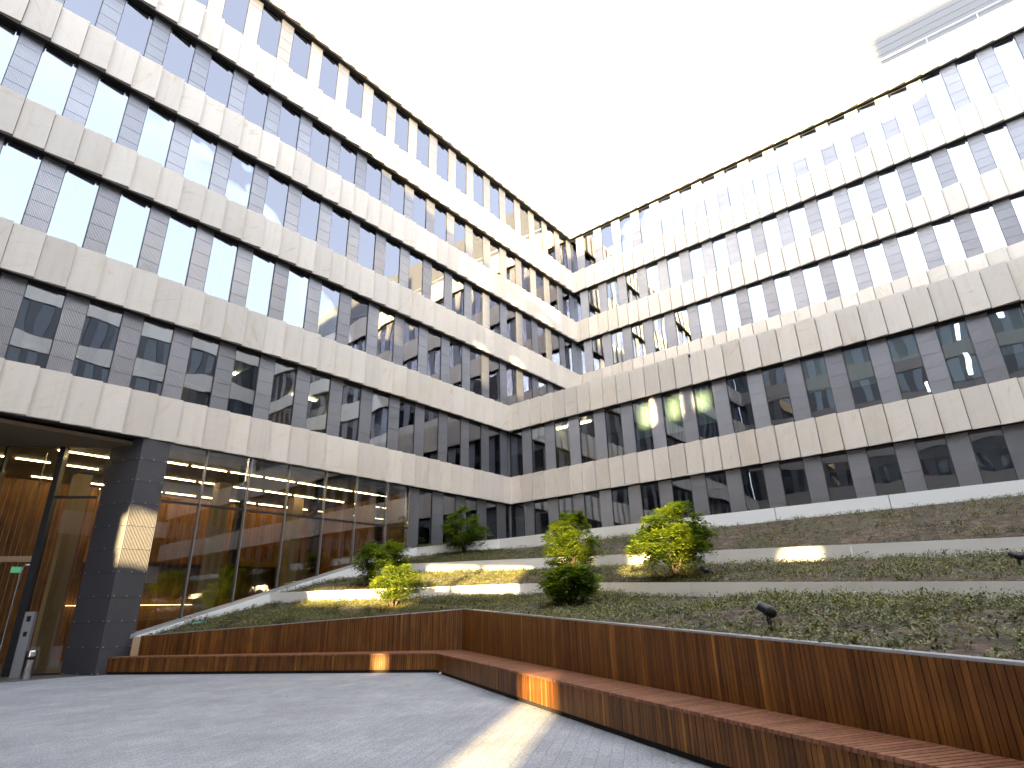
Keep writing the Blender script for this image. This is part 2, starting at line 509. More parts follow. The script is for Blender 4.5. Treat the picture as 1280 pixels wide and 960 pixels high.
# ------------------------------------------------------------------ left wing
wing = thing('office_wing', 'long stone banded office wing with a glazed timber hall and metal pillar at its foot', 'building', (0, YL, 0))
X0, X1 = -16.0, R2
lw = [(B1, R1), (B2, X1), (B3, X1), (B4, X1), (B5, X1), (B6, X1)]
phL = [2.49, 2.55, 2.66, 2.743, 2.83, 2.92]
for k, (b, xe) in enumerate(lw):
    band(FL, X0, xe, b[0], b[1], 0.7036, phL[k], 'stone_band', wing, 10 + k)
    band_core(FL, X0, xe, b[0], b[1], wing, deep=(0.55 if k else 0.38))
rest = (MB(), MB(), MB())
rows = [(B1[1], B2[0], 2.49, R1), (B2[1], B3[0], 2.55, X1), (B3[1], B4[0], 2.66, X1), (B4[1], B5[0], 2.743, X1), (B5[1], B6[0], 2.797, X1)]
for k, (z0, z1, st, xe) in enumerate(rows):
    bl = [[(20.0, 20.7, 0.0)], [(5, 5.6, 0.4)], [(3.9, 4.6, 0.45), (8, 9, 0.3)], [(7, 8, 0.25)], [(12, 13, 0.3)]][k]
    visL = (lambda p, k=k: in_view(p, 45) and (k != 1 or p[0] < 24.2))
    window_row(FL, X0, xe + 0.30, st, 1.4072, 0.87, z0 + 0.0, z1 - 0.0, wing, M['pier_x'], bl, visL, rest)
    sill(FL, X0, xe + 0.06, z0, wing)
# ground storey near the corner
window_row(FL, 15.80, R1 + 0.30, 16.42, 1.385, 0.74, 3.6, B1[0], wing, M['pier_x'], (), None, rest, False)
finish_rest(rest, wing, M['pier_x'])

# rooms behind the windows
rm = MB()
for z0, z1 in ((B1[1] - 0.35, B2[0] + 0.2), (B2[1] - 0.35, B3[0] + 0.2), (B3[1] - 0.35, B4[0] + 0.2), (B4[1] - 0.35, B5[0] + 0.2), (B5[1] - 0.35, B6[0] + 0.2)):
    rm.box(X0, R2 + 6, YL + 5.2, YL + 5.35, z0, z1, mi=0)
rm.box(15.8, R1 + 5, YL + 4.5, YL + 4.65, 3.4, B1[0])
o = rm.build('room_wall', [M['room_wood']], wing)
sl = MB()
for b in (B1, B2, B3, B4, B5, B6):
    sl.box(X0, R2 + 6, YL + 0.56, YL + 5.15, b[0] + 0.15, b[1] - 0.12)
sl.box(15.85, R1 + 4.4, YL + 0.45, YL + 4.45, 3.3, 3.58)
sl.box(X0, R2 + 6, YL + 5.2, YL + 12, 25.6, 26.0)
sl.build('floor_slab', M['slab'], wing)
for k in range(-4, 22):
    x = k * 1.4 * 3 + 0.9
    if x > X1 - 1: break
    for dx, za, zb in ((0, B1[1], B2[0]), (2.1, B2[1], B3[0]), (0.7, B3[1], B4[0])):
        cr = MB(); cr.box(x + dx, x + dx + 0.12, YL + 0.6, YL + 5.1, za + 0.05, zb - 0.02); cr.build('room_partition', M['room'], wing)
# coping and roof rail
cp = MB(); cp.box(X0, X1 - 0.1, YL - 0.03, YL + 0.6, B6[1] + 0.045, B6[1] + 0.10)
cp.build('coping', M['white'], wing)
rl = MB()
rl.tube([(X0, YL + 0.45, 27.2), (X1, YL + 0.45, 27.2)], 0.025, 6)
for k in range(24):
    x = X0 + 1 + k * 1.9
    rl.box(x - 0.02, x + 0.02, YL + 0.43, YL + 0.47, B6[1] + 0.1, 27.2)
rl.build('roof_rail', M['alu'], wing)

# ---- hall at the foot of the wing
HC = 5.86
for x0, x1 in ((6.64, 7.69), (7.73, 9.07), (9.11, 10.43), (10.47, 11.86), (11.90, 13.19), (13.23, 14.62), (14.66, 15.74)):
    zb0 = 0.86 + (x0 - 6.64) * 0.292 + 0.10; zb1 = 0.86 + (x1 - 6.64) * 0.292 + 0.10
    for lo0, lo1, hi in ((zb0, zb1, 4.32), (4.40, 4.40, B1[0] + 0.02)):
        g = MB()
        g.hexa([(x0, 18.10, lo0), (x1, 18.10, lo1), (x1, 18.115, lo1), (x0, 18.115, lo0),
                (x0, 18.10, hi), (x1, 18.10, hi), (x1, 18.115, hi), (x0, 18.115, hi)], random.random())
        g.build('hall_pane', M['hall_glass'], wing)
for x in (7.71, 9.09, 10.45, 11.88, 13.21, 14.64, 15.76):
    mb = MB()
    zb = 0.86 + (x - 6.64) * 0.292
    mb.box(x - 0.016, x + 0.016, 18.03, 18.16, zb, B1[0] + 0.02)
    mb.build('mullion', M['mullion'], wing)
mb = MB()
for x0, x1 in ((6.64, 7.69), (7.73, 9.07), (9.11, 10.43), (10.47, 11.86), (11.90, 13.19), (13.23, 14.62), (14.66, 15.74)):
    mb.box(x0, x1, 18.07, 18.15, 4.33, 4.39)
mb.build('transom', M['frame'], wing)
for x in (9.09, 11.88, 14.64):
    mb = MB(); zb = 0.86 + (x - 6.64) * 0.292 + 0.2
    mb.box(x - 0.012, x + 0.012, 18.18, 18.72, zb, HC)
    f = mb.build('glass_fin', M['fin'], wing)
    bt = MB()
    z = zb + 0.3
    while z < HC - 0.2:
        bt.tube([(x - 0.03, 18.36, z), (x + 0.03, 18.36, z)], 0.06, 10)
        z += 1.05
    bt.build('fixing_disc', M['black'], f)
mb = MB()
mb.hexa([(6.50, 17.97, 0.80), (15.9, 17.97, 3.55), (15.9, 18.2, 3.55), (6.50, 18.2, 0.80),
         (6.50, 17.97, 0.91), (15.9, 17.97, 3.66), (15.9, 18.2, 3.66), (6.50, 18.2, 0.91)])
mb.build('sloping_sill', M['alu'], wing)
# hall interior
mb = MB()
k = 0
x = -4.0
while x < 16.0:
    w = 0.16
    mb.box(x, x + w - 0.008, 25.6, 25.66, 0, HC, random.random()); x += w
y = 18.6
while y < 25.6:
    mb.box(15.95, 16.0, y, y + 0.15, 0, HC, random.random()); y += 0.16
mb.build('hall_timber_wall', M['hallwood'], wing)
mb = MB(); mb.box(-6, 16.2, 18.4, 25.9, HC, HC + 0.1); mb.build('hall_ceiling', M['hallceil'], wing)
mb = MB(); mb.box(-6, 16.2, 18.3, 25.9, -0.10, 0.012); mb.build('hall_floor', M['hallfloor'], wing)
for cx, cy in ((9.8, 21.6), (13.3, 22.4), (5.9, 23.4)):
    mb = MB(); mb.box(cx, cx + 0.45, cy, cy + 0.45, 0, HC); mb.build('hall_column', M['hallceil'], wing)
mb = MB(); mb.box(7.2, 15.5, 24.3, 25.5, 3.2, 4.0); mb.box(11.0, 15.6, 20.5, 24.0, 0, 1.1)
mb.build('hall_gallery', M['hallwood'], wing)
for y in (19.75, 22.05, 24.85):
    x = 6.73
    while x < 15.2:
        mb = MB(); mb.box(x, x + 1.12, y - 0.009, y + 0.009, HC - 0.03, HC - 0.004)
        mb.build('ceiling_light', M['lamp'], wing); x += 1.27
for x, y in ((4.55, 20.4), (5.45, 20.4), (2.9, 22.3), (4.0, 22.3), (5.3, 22.3), (3.4, 24.85), (5.0, 24.85)):
    mb = MB(); mb.box(x, x + 0.85, y - 0.009, y + 0.009, HC - 0.03, HC - 0.004); mb.build('ceiling_light', M['lamp'], wing)
mb = MB()
mb.box(7.0, 11.2, 25.45, 25.5, 1.75, 1.765)
mb.build('handrail_light', M['dim_lamp'], wing)
# lamps in the first floor rooms by the corner
for x, y in ((19.6, 20.6), (20.9, 21.6), (17.2, 21.0), (12.0, 21.2), (9.2, 20.8)):
    mb = MB(); mb.box(x, x + 1.1, y, y + 0.07, B2[0] + 0.08, B2[0] + 0.10); mb.build('ceiling_light', M['lamp'], wing)

# ---- metal clad pillar and the angled entrance
PL = [(5.88, 18.0), (6.60, 18.0), (6.60, 18.9), (5.50, 19.22)]
mb = MB(); mb.prism([(5.89, 18.015), (6.59, 18.015), (6.59, 18.9), (5.52, 19.2)], 0, B1[0] + 0.03); core = mb.build('metal_pillar', M['black'], wing)
mb = MB(); bolts = MB()
n = 10
hh = 6.0 / n
for k in range(n):
    z0, z1 = k * hh + 0.005, (k + 1) * hh - 0.005
    for (ax, ay), (bx, by) in ((PL[0], PL[1]), (PL[3], PL[0])):
        d = Vector((bx - ax, by - ay)).normalized(); nrm = Vector((d.y, -d.x))
        mb.hexa([(ax, ay, z0), (bx, by, z0), (bx - nrm.x * .02, by - nrm.y * .02, z0), (ax - nrm.x * .02, ay - nrm.y * .02, z0),
                 (ax, ay, z1), (bx, by, z1), (bx - nrm.x * .02, by - nrm.y * .02, z1), (ax - nrm.x * .02, ay - nrm.y * .02, z1)], random.uniform(0.3, 0.7))
        for f in (0.08, 0.5, 0.92):
            px, py = ax + (bx - ax) * f, ay + (by - ay) * f
            bolts.tube([(px, py, z0 + 0.03), (px + nrm.x * 0.012, py + nrm.y * 0.012, z0 + 0.03)], 0.014, 6)
mb.build('ribbed_panel', M['pillar'], core)
bolts.build('bolt', M['alu'], core)
G0, G1 = Vector((5.50, 19.25)), Vector((1.2, 22.95))
gd = (G1 - G0).normalized(); gn = Vector((-gd.y, gd.x)) * -1
if gn.dot(Vector((0, 0)) - G0) < 0: gn = -gn


def FG(a, o, z):
    p = G0 + gd * a + gn * o
    return (p.x, p.y, z)


for a0, a1, zs in ((0.05, 1.10, ((0.06, 4.42), (4.50, 5.84))), (1.26, 2.56, ((2.9, 5.84),)), (1.26, 2.0, ((0.06, 2.74),)), (2.62, 4.2, ((0.06, 4.42), (4.5, 5.84))), (4.26, 5.6, ((0.06, 5.84),))):
    for z0, z1 in zs:
        g = MB(); g.fbox(FG, a0, a1, 0.0, -0.015, z0, z1, random.random())
        g.build('entrance_pane', M['hall_glass'], wing)
mb = MB()
mb.fbox(FG, 1.11, 1.25, 0.10, -0.12, 0, 5.9)
mb.fbox(FG, 0.05, 1.10, 0.04, -0.05, 4.43, 4.49)
mb.fbox(FG, 2.57, 2.61, 0.06, -0.08, 0, 5.9)
mb.fbox(FG, 0.0, 5.6, 0.06, -0.10, 5.85, 6.0)
mb.fbox(FG, 0.0, 1.1, 0.03, -0.05, 0.0, 0.055)
mb.build('entrance_frame', M['frame'], wing)
mb = MB(); mb.fbox(FG, 1.26, 2.56, 0.07, -0.08, 2.75, 2.89); dr = mb.build('entrance_door', M['plywood'], wing)
mb = MB()
h0 = Vector(FG(1.42, 0.10, 0))
mb.tube([(h0.x, h0.y, 0.25), (h0.x, h0.y, 2.45), (h0.x + 0.01, h0.y, 2.62), Vector(FG(1.34, 0.10, 2.66)), Vector(FG(1.26, 0.08, 2.66))], 0.024, 8)
mb.build('door_handle', M['bin_steel'], dr)
mb = MB(); mb.box(X0, 6.6, 18.40, 23.2, B1[0] + 0.04, B1[0] + 0.14); mb.build('entrance_soffit', M['soffit_wood'], wing)
mb = MB(); mb.box(X0, 0.9, 18.3, 18.6, 0, B1[0]); mb.box(0.9, 1.2, 18.3, 23.0, 0, B1[0]); mb.build('ground_floor_wall', M['opp_metal'], wing)

# exit sign inside, beyond the door glass
es = thing('exit_sign', 'small glowing green exit sign hanging inside the entrance door', 'sign', (4.45, 21.0, 2.56))
mb = MB(); mb.box(4.33, 4.57, 20.98, 21.02, 2.52, 2.67); mb.build('sign_face', M['exit'], es)
mb = MB(); mb.box(4.44, 4.46, 20.99, 21.01, 2.67, HC - 0.01); mb.build('hanger', M['alu'], es)

# ------------------------------------------------------------------ right: terrace block (two storeys) and the block behind
terr = thing('office_block', 'low two storey stone block in front of the taller block on the right', 'building', (R1, 0, 0))
A0, A1 = -YL, 21.9
band(FR1, A0, A1, B1[0], B1[1], 0.6947, 0.05, 'stone_band', terr, 31)
band(FR1, A0, A1, B2[0], B2[1] + 0.02, 0.6947, 0.05, 'stone_band', terr, 32)
band_core(FR1, A0, A1, B1[0], B1[1], terr)
band_core(FR1, A0, A1, B2[0], B2[1], terr)
rest = (MB(), MB(), MB())
bl1 = [(-11.1, -10.5, 0.72), (-9.7, -9.2, 0.74), (-8.3, -7.8, 0.7), (-4.1, -3.6, 0.55), (0.1, 0.5, 0.85)]
window_row(FR1, A0 - 0.29, A1, -16.77, 1.3894, 0.82, B1[1], B2[0], terr, M['pier_y'], bl1, None, rest)
window_row(FR1, A0 - 0.29, A1, -16.77, 1.3894, 0.82, 3.6, B1[0], terr, M['pier_y'], (), None, rest, False)
sill(FR1, A0 + 0.03, A1, B1[1], terr)
finish_rest(rest, terr, M['pier_y'])
mb = MB()
mb.box(R1 + 4.4, R1 + 4.5, -16, YL + 4, 3.3, 11.0)
mb.build('room_wall', M['room'], terr)
mb = MB()
for b in (B1, B2):
    mb.box(R1 + 0.56, R1 + 4.38, -16, YL + 0.5, b[0] + 0.15, b[1] - 0.12)
mb.box(R1 + 0.45, R1 + 4.38, -16, YL + 0.5, 3.3, 3.58)
mb.box(R1 + 4.4, R2 + 0.3, -16, YL + 0.5, 10.2, 10.6)
mb.build('floor_slab', M['slab'], terr)
for k in range(8):
    y = 16 - k * 4.17
    mb = MB(); mb.box(R1 + 0.6, R1 + 4.3, y, y + 0.12, B1[1] + 0.02, B2[0] - 0.02); mb.build('room_partition', M['room'], terr)
mb = MB(); mb.box(R1 - 0.02, R1 + 0.03, 8.22, 8.38, 10.84, 10.98); mb.build('rain_spout', M['black'], terr)
for y in (15.6, 14.2):
    mb = MB(); mb.box(R1 + 1.6, R1 + 1.67, y, y + 1.0, B2[0] + 0.08, B2[0] + 0.10); mb.build('ceiling_light', M['lamp'], terr)

up = thing('office_block', 'tall stone banded block set back on the right under a pale roof plant room', 'building', (R2, 0, 0))
A1u = 26.0
for k, b in enumerate((B3, B4, B5, B6)):
    band(FR2, A0, A1u, b[0], b[1], 0.6912, -1.868 + 0.03 * k, 'stone_band', up, 40 + k)
    band_core(FR2, A0, A1u, b[0], b[1], up)
rest = (MB(), MB(), MB())
for z0, z1, st, bl in ((B3[1], B4[0], 2.27, ()), (B4[1], B5[0], 2.27, ((-12.6, -11.6, 0.4),)), (B5[1], B6[0], 2.25, ())):
    window_row(FR2, A0 - 0.29, A1u, st, 1.3824, 0.81, z0, z1, up, M['pier_y'], bl, None, rest)
    sill(FR2, A0 + 0.03, A1u, z0, up)
finish_rest(rest, up, M['pier_y'])
mb = MB(); mb.box(R2 + 0.2, R2 + 0.4, -26, YL, 10.6, 13.6); mb.box(R2 + 5.2, R2 + 5.35, -26, YL + 5, 13, 25.5)
mb.build('room_wall', M['room'], up)
mb = MB()
for b in (B3, B4, B5, B6):
    mb.box(R2 + 0.56, R2 + 5.18, -26, YL + 0.5, b[0] + 0.15, b[1] - 0.12)
mb.box(R2 + 5.2, R2 + 14, -26, YL + 0.5, 25.6, 26.0)
mb.build('floor_slab', M['slab'], up)
mb = MB(); mb.box(R2 + 0.0, R2 + 0.6, -26, YL - 0.3, B6[1] + 0.045, B6[1] + 0.10); mb.build('coping', M['white'], up)
mb = MB()
mb.tube([(R2 + 0.25, -26, 27.0), (R2 + 0.25, YL, 27.0)], 0.05, 8)
for k in range(22):
    y = -25 + k * 2
    mb.box(R2 + 0.23, R2 + 0.27, y - 0.02, y + 0.02, B6[1] + 0.1, 27.0)
mb.build('roof_rail', M['alu'], up)
mb = MB()
z = 26.0
while z < 32.1:
    mb.box(32.0, 44, -26, 14, z, z + 0.43, random.random()); z += 0.45
pr = mb.build('plant_room', M['cladding'], up)
mb = MB()
for k in range(6):
    mb.box(31.93, 31.99, 1.0, 4.6, 27.6 + k * 0.17, 27.6 + k * 0.17 + 0.10)
mb.build('louvre', M['alu'], pr)

# ------------------------------------------------------------------ the court's other sides (seen mirrored in the windows)
E_T = math.tan(math.radians(10.0)); CA, SA = math.cos(math.radians(28.0)), math.sin(math.radians(28.0))
XO = -16.0


def to_hole(P):
    c = -SA * P[0] + CA * P[1]
    y = (c + SA * XO) / CA
    s = CA * P[0] + SA * P[1]
    so = CA * XO + SA * y
    return y, P[2] + (s - so) * E_T


def hole(pts):
    q = [to_hole(p) for p in pts]
    return min(a for a, b in q), max(a for a, b in q), min(b for a, b in q), max(b for a, b in q)


def rect_x(u0, v0, u1, v1, X): return [on_x(u, v, X) for u in (u0, u1) for v in (v0, v1)]
def rect_y(u0, v0, u1, v1, Y): return [on_y(u, v, Y) for u in (u0, u1) for v in (v0, v1)]


SUN_HOLES = [  # openings added to the wing out of view, placed to throw the sun patches
    hole([(7.42, 5.89, 0.44), (6.98, 4.89, 0.44), (2.5, 3.27, 0), (2.5, 2.55, 0)]),
    hole([(9.67, 11.81, 0.02), (9.82, 11.56, 0.37)]),
    hole(rect_x(695, 681, 741, 716, 15.0)),
    hole(rect_x(798, 652, 856, 724, 13.7)),
    hole(rect_x(472, 690, 522, 762, 11.6)), hole(rect_x(400, 733, 462, 762, 11.2)), hole(rect_x(985, 685, 1026, 704, 14.5)),
    hole(rect_x(526, 698, 584, 748, 14.2)),
    hole(rect_x(594, 694, 655, 748, 14.4)),
    hole(rect_x(779, 700, 800, 728, 14.0)),
    hole(rect_y(152, 642, 162, 706, 18.0)), hole(rect_y(168, 645, 210, 706, 18.0)),
    hole(rect_x(803, 500, 819, 524, R1)), hole(rect_x(838, 493, 853, 514, R1)), hole(rect_x(873, 486, 890, 502, R1)),
    hole(rect_y(599, 360, 612, 400, YL)), hole(rect_y(642, 385, 652, 420, YL)), hole(rect_y(680, 408, 690, 440, YL)),
    hole(rect_y(600, 440, 612, 472, YL)), hole(rect_y(645, 458, 656, 490, YL)),
    hole(rect_y(488, 400, 498, 420, YL)),
]
opp = thing('office_wing', 'front wall of a stone banded wing across the court, out of view but mirrored in the windows, with openings added to shape the sun', 'building', (XO, 0, 0))
bands_z = [0, 6.0, 7.3, 9.6, 11.0, 13.4, 14.8, 17.0, 18.4, 20.6, 22.1, 24.8, 26.3]
ys = set([-42.0, 18.0, -5.0, -26.6])
y = -41.3
while y < 18: ys.add(round(y, 3)); ys.add(round(y + 0.75, 3)); y += 1.4
for h in SUN_HOLES: ys.add(h[0]); ys.add(h[1])
ys = sorted(ys)
wall, glassm, pierm = MB(), MB(), MB()
for y0, y1 in zip(ys[:-1], ys[1:]):
    if y1 - y0 < 1e-4: continue
    ym = (y0 + y1) / 2
    top = 26.3 if ym > -5 else (32.6 if ym > -26.6 else 40.6)
    zz = set(z for z in bands_z if z < top) | {top}
    act = [h for h in SUN_HOLES if h[0] <= ym <= h[1]]
    for h in act: zz.add(h[2]); zz.add(h[3])
    zz = sorted(zz)
    for z0, z1 in zip(zz[:-1], zz[1:]):
        zm = (z0 + z1) / 2
        if any(h[2] <= zm <= h[3] for h in act): continue
        stony = zm > 26.3 or any(a <= zm <= b for a, b in ((6.0, 7.3), (9.6, 11.0), (13.4, 14.8), (17.0, 18.4), (20.6, 22.1), (24.8, 26.3)))
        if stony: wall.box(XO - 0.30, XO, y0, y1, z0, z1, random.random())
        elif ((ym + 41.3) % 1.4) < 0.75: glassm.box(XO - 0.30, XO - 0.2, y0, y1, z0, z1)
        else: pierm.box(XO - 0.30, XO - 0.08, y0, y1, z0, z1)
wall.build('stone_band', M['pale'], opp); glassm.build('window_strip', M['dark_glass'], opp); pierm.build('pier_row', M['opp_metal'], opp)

rear = thing('office_block', 'banded block closing the far side of the court behind the viewer', 'building', (6, -22, 0))
wall, glassm, pierm = MB(), MB(), MB()
for a, b in ((0.0, 1.0), (4.2, 5.6), (8.0, 9.4), (11.6, 13.0), (15.2, 16.6), (18.8, 20.2), (22.4, 23.8), (26.6, 28.2), (30.0, 31.4)):
    x = -15.9
    while x < 28.2:
        wall.box(x, x + 0.69, -22.3, -22.0, a, b, random.random()); x += 0.7
x = -15.9
while x < 27.6:
    for a, b in ((1.0, 4.2), (5.6, 8.0), (9.4, 11.6), (13.0, 15.2), (16.6, 18.8), (20.2, 22.4), (23.8, 26.6), (28.2, 30.0)):
        glassm.box(x, x + 0.8, -22.3, -22.2, a, b); pierm.box(x + 0.8, x + 1.4, -22.3, -22.08, a, b)
    x += 1.4
wall.build('stone_band', M['stone'], rear); glassm.build('window_strip', M['dark_glass'], rear); pierm.build('pier_row', M['opp_metal'], rear)

# ------------------------------------------------------------------ ground
mb = MB(); mb.quad((-120, -150, 0), (140, -150, 0), (140, 120, 0), (-120, 120, 0))
tag(mb.build('plaza_paving', M['paving']), kind='structure')

# ------------------------------------------------------------------ planted slope
def ext(p, q, f): return (q[0] + (q[0] - p[0]) * f, q[1] + (q[1] - p[1]) * f, q[2] + (q[2] - p[2]) * f)


W = [(6.75, 17.93, 0.84), (11.21, 10.72, 1.30), (4.78, 0.22, 0.89)]; W.append(ext(W[1], W[2], 0.55))
Ab = [(10.17, 17.93, 1.63), (14.0, 10.0, 1.63), (8.8, 0.0, 1.21)]; Ab.append(ext(Ab[1], Ab[2], 0.55))
At = [(10.13, 17.93, 1.93), (14.0, 10.0, 1.94), (8.8, 0.0, 1.42)]; At.append(ext(At[1], At[2], 0.55))
Bb = [(14.57, 17.93, 2.59), (16.6, 11.83, 2.50), (13.5, -0.2, 1.92)]; Bb.append(ext(Bb[1], Bb[2], 0.55))
Bt = [(14.54, 17.93, 2.93), (16.6, 11.83, 2.86), (13.5, -0.2, 2.22)]; Bt.append(ext(Bt[1], Bt[2], 0.55))
Cb = [(16.2, 17.93, 3.32), (19.3, 16.35, 3.59), (19.68, -0.7, 3.66)]; Cb.append(ext(Cb[1], Cb[2], 0.55))
Ct = [(16.12, 17.93, 3.65), (19.3, 16.35, 4.05), (19.68, -0.7, 4.04)]; Ct.append(ext(Ct[1], Ct[2], 0.55))
D = [(16.3, 17.99, 3.60), (22.1, 17.99, 3.95), (22.1, -0.7, 3.95), (22.1, -14.0, 3.95)]


def lerp(a, b, t): return tuple(x + (y - x) * t for x, y in zip(a, b))


def poly(P, s):
    k = min(int(s), len(P) - 2)
    return lerp(P[k], P[k + 1], s - k)


def bump(x, y):
    return 0.10 * noise.noise(Vector((x * 0.45, y * 0.45, 1.3))) + 0.055 * noise.noise(Vector((x * 1.7, y * 1.7, 4.1))) + 0.022 * noise.noise(Vector((x * 6, y * 6, 2.2)))


STRIPS = [(W, Ab, -0.035), (At, Bb, -0.04), (Bt, Cb, -0.04), (Ct, D, -0.06)]


def surf(i, s, t):
    lo, hi, dz = STRIPS[i]
    a, b = poly(lo, s), poly(hi, s)
    p = lerp(a, b, t)
    w = math.sin(math.pi * min(1, max(0, t))) ** 0.6 if 0 < t < 1 else 0
    return (p[0], p[1], p[2] + dz * (1 - t) + 0.0 * t + (bump(p[0], p[1]) + 0.03) * w)


mb = MB()
for i in range(4):
    ns, nt_ = 150, 34
    base = len(mb.v)
    for a in range(ns + 1):
        for b in range(nt_ + 1):
            mb.v.append(surf(i, 3 * a / ns, b / nt_))
    for a in range(ns):
        for b in range(nt_):
            q = base + a * (nt_ + 1) + b
            mb.f.append((q, q + nt_ + 1, q + nt_ + 2, q + 1)); mb.t.append(0.5); mb.m.append(0)
hill = mb.build('planted_slope', M['soil'], smooth=True)
tag(hill, kind='structure')
bvh = BVHTree.FromPolygons(mb.v, mb.f)


def hit(u, v):
    r = bvh.ray_cast(CAM, ray(u, v).normalized())
    return r[0]


# planter edgings: steel strips
def strip(lo, hi, th, name, label, mtl, segs=None):
    root = thing(name, label, 'planter edging', hi[0], None)
    lo, hi = lo[:-2] + lo[-1:], hi[:-2] + hi[-1:]   # the last two runs are one straight line
    for k in range(len(lo) - 1):
        a, b, c, d = (Vector(p) for p in (lo[k], lo[k + 1], hi[k], hi[k + 1]))
        dirv = Vector((b.x - a.x, b.y - a.y, 0)).normalized()
        nrm = Vector((-dirv.y, dirv.x, 0))
        if nrm.dot(Vector((1, 0.4, 0))) < 0: nrm = -nrm
        n = max(1, round((b - a).length / 3.0))
        mbs = MB()
        for j in range(n):
            f0, f1 = j / n, (j + 1) / n - 0.0012
            p0, p1, q0, q1 = a.lerp(b, f0), a.lerp(b, f1), c.lerp(d, f0), c.lerp(d, f1)
            p0.z -= 0.2; p1.z -= 0.2
            e = nrm * th
            mbs.hexa([p0, p1, p1 + e, p0 + e, q0, q1, q1 + e, q0 + e], random.random())
        mbs.build('edging_face', mtl[k] if isinstance(mtl, list) else mtl, root)
    return root


strip(Ab, At, 0.05, 'planter_edging', 'lowest long steel edging strip on the planted slope, behind the timber wall', M['steel'])
strip(Bb, Bt, 0.05, 'planter_edging', 'middle steel edging strip across the planted slope, running behind the large shrubs', M['steel'])
fq = (16.35 - 8.4) / (16.35 + 0.7)
Cb2 = [Cb[0], Cb[1], lerp(Cb[1], Cb[2], fq), Cb[2], Cb[3]]; Ct2 = [Ct[0], Ct[1], lerp(Ct[1], Ct[2], fq), Ct[2], Ct[3]]
strip(Cb2, Ct2, 0.14, 'planter_edging', 'topmost edging of the planted slope, white on the right, under the ground floor windows', [M['steel'], M['steel'], M['kerb'], M['kerb']])
# sloping kerb along the hall glazing
mb = MB()
mb.hexa([(6.62, 17.88, 0.3), (16.1, 17.88, 3.0), (16.1, 17.965, 3.0), (6.62, 17.965, 0.3),
         (6.62, 17.88, 0.855), (16.1, 17.88, 3.64), (16.1, 17.965, 3.64), (6.62, 17.965, 0.855)])
o = mb.build('sloping_kerb', M['kerb'])
tag(o, 'white sloping kerb rising along the foot of the hall glazing', 'kerb')

# ------------------------------------------------------------------ timber wall and bench
wallB = [(6.71, 17.85), (11.21, 10.71), (4.78, 0.22)]
wallB.append((wallB[2][0] - 6.43 * 0.5, wallB[2][1] - 10.49 * 0.5))
wallT = [0.87, 1.32, 0.91, 0.70]
seatF = [(6.12, 18.0), (10.15, 10.53), (4.36, 0.54)]
seatF.append((seatF[2][0] - 5.79 * 0.5, seatF[2][1] - 9.99 * 0.5))
tw = thing('timber_wall', 'angled retaining wall of upright reddish timber slats holding back the planted slope', 'wall', (11.21, 10.71, 0))
bench = thing('timber_bench', 'long angled slatted timber bench along the foot of the timber wall', 'bench', (10.15, 10.53, 0))
SH = 0.40


def slat_run(A, B, zb0, zb1, zt0, zt1, pitch, gap, th, mbs, seed):
    """upright slats from A to B; they stand TH out toward the plaza"""
    rr = random.Random(seed)
    a, b = Vector(A), Vector(B)
    L_ = (b - a).length; d = (b - a) / L_; nrm = Vector((-d.y, d.x))
    if nrm.dot(-(a + b)) < 0: nrm = -nrm
    n = int(L_ / pitch); p = L_ / n
    drift = rr.random()
    for k in range(n):
        f0, f1 = k * p + gap / 2, (k + 1) * p - gap / 2
        z0 = zb0 + (zb1 - zb0) * k / n; z1 = zt0 + (zt1 - zt0) * (k + 0.5) / n
        if rr.random() < 0.12: drift = rr.random()
        t = min(1, max(0, 0.30 + 0.16 * drift + rr.uniform(-0.22, 0.22) + (0.4 if rr.random() < 0.06 else 0)))
        q0, q1 = a + d * f0, a + d * f1
        e = nrm * (th + rr.uniform(-0.002, 0.002))
        mbs.hexa([(q0.x, q0.y, z0), (q1.x, q1.y, z0), (q1.x + e.x, q1.y + e.y, z0), (q0.x + e.x, q0.y + e.y, z0),
                  (q0.x, q0.y, z1), (q1.x, q1.y, z1), (q1.x + e.x, q1.y + e.y, z1), (q0.x + e.x, q0.y + e.y, z1)], t)
    return nrm


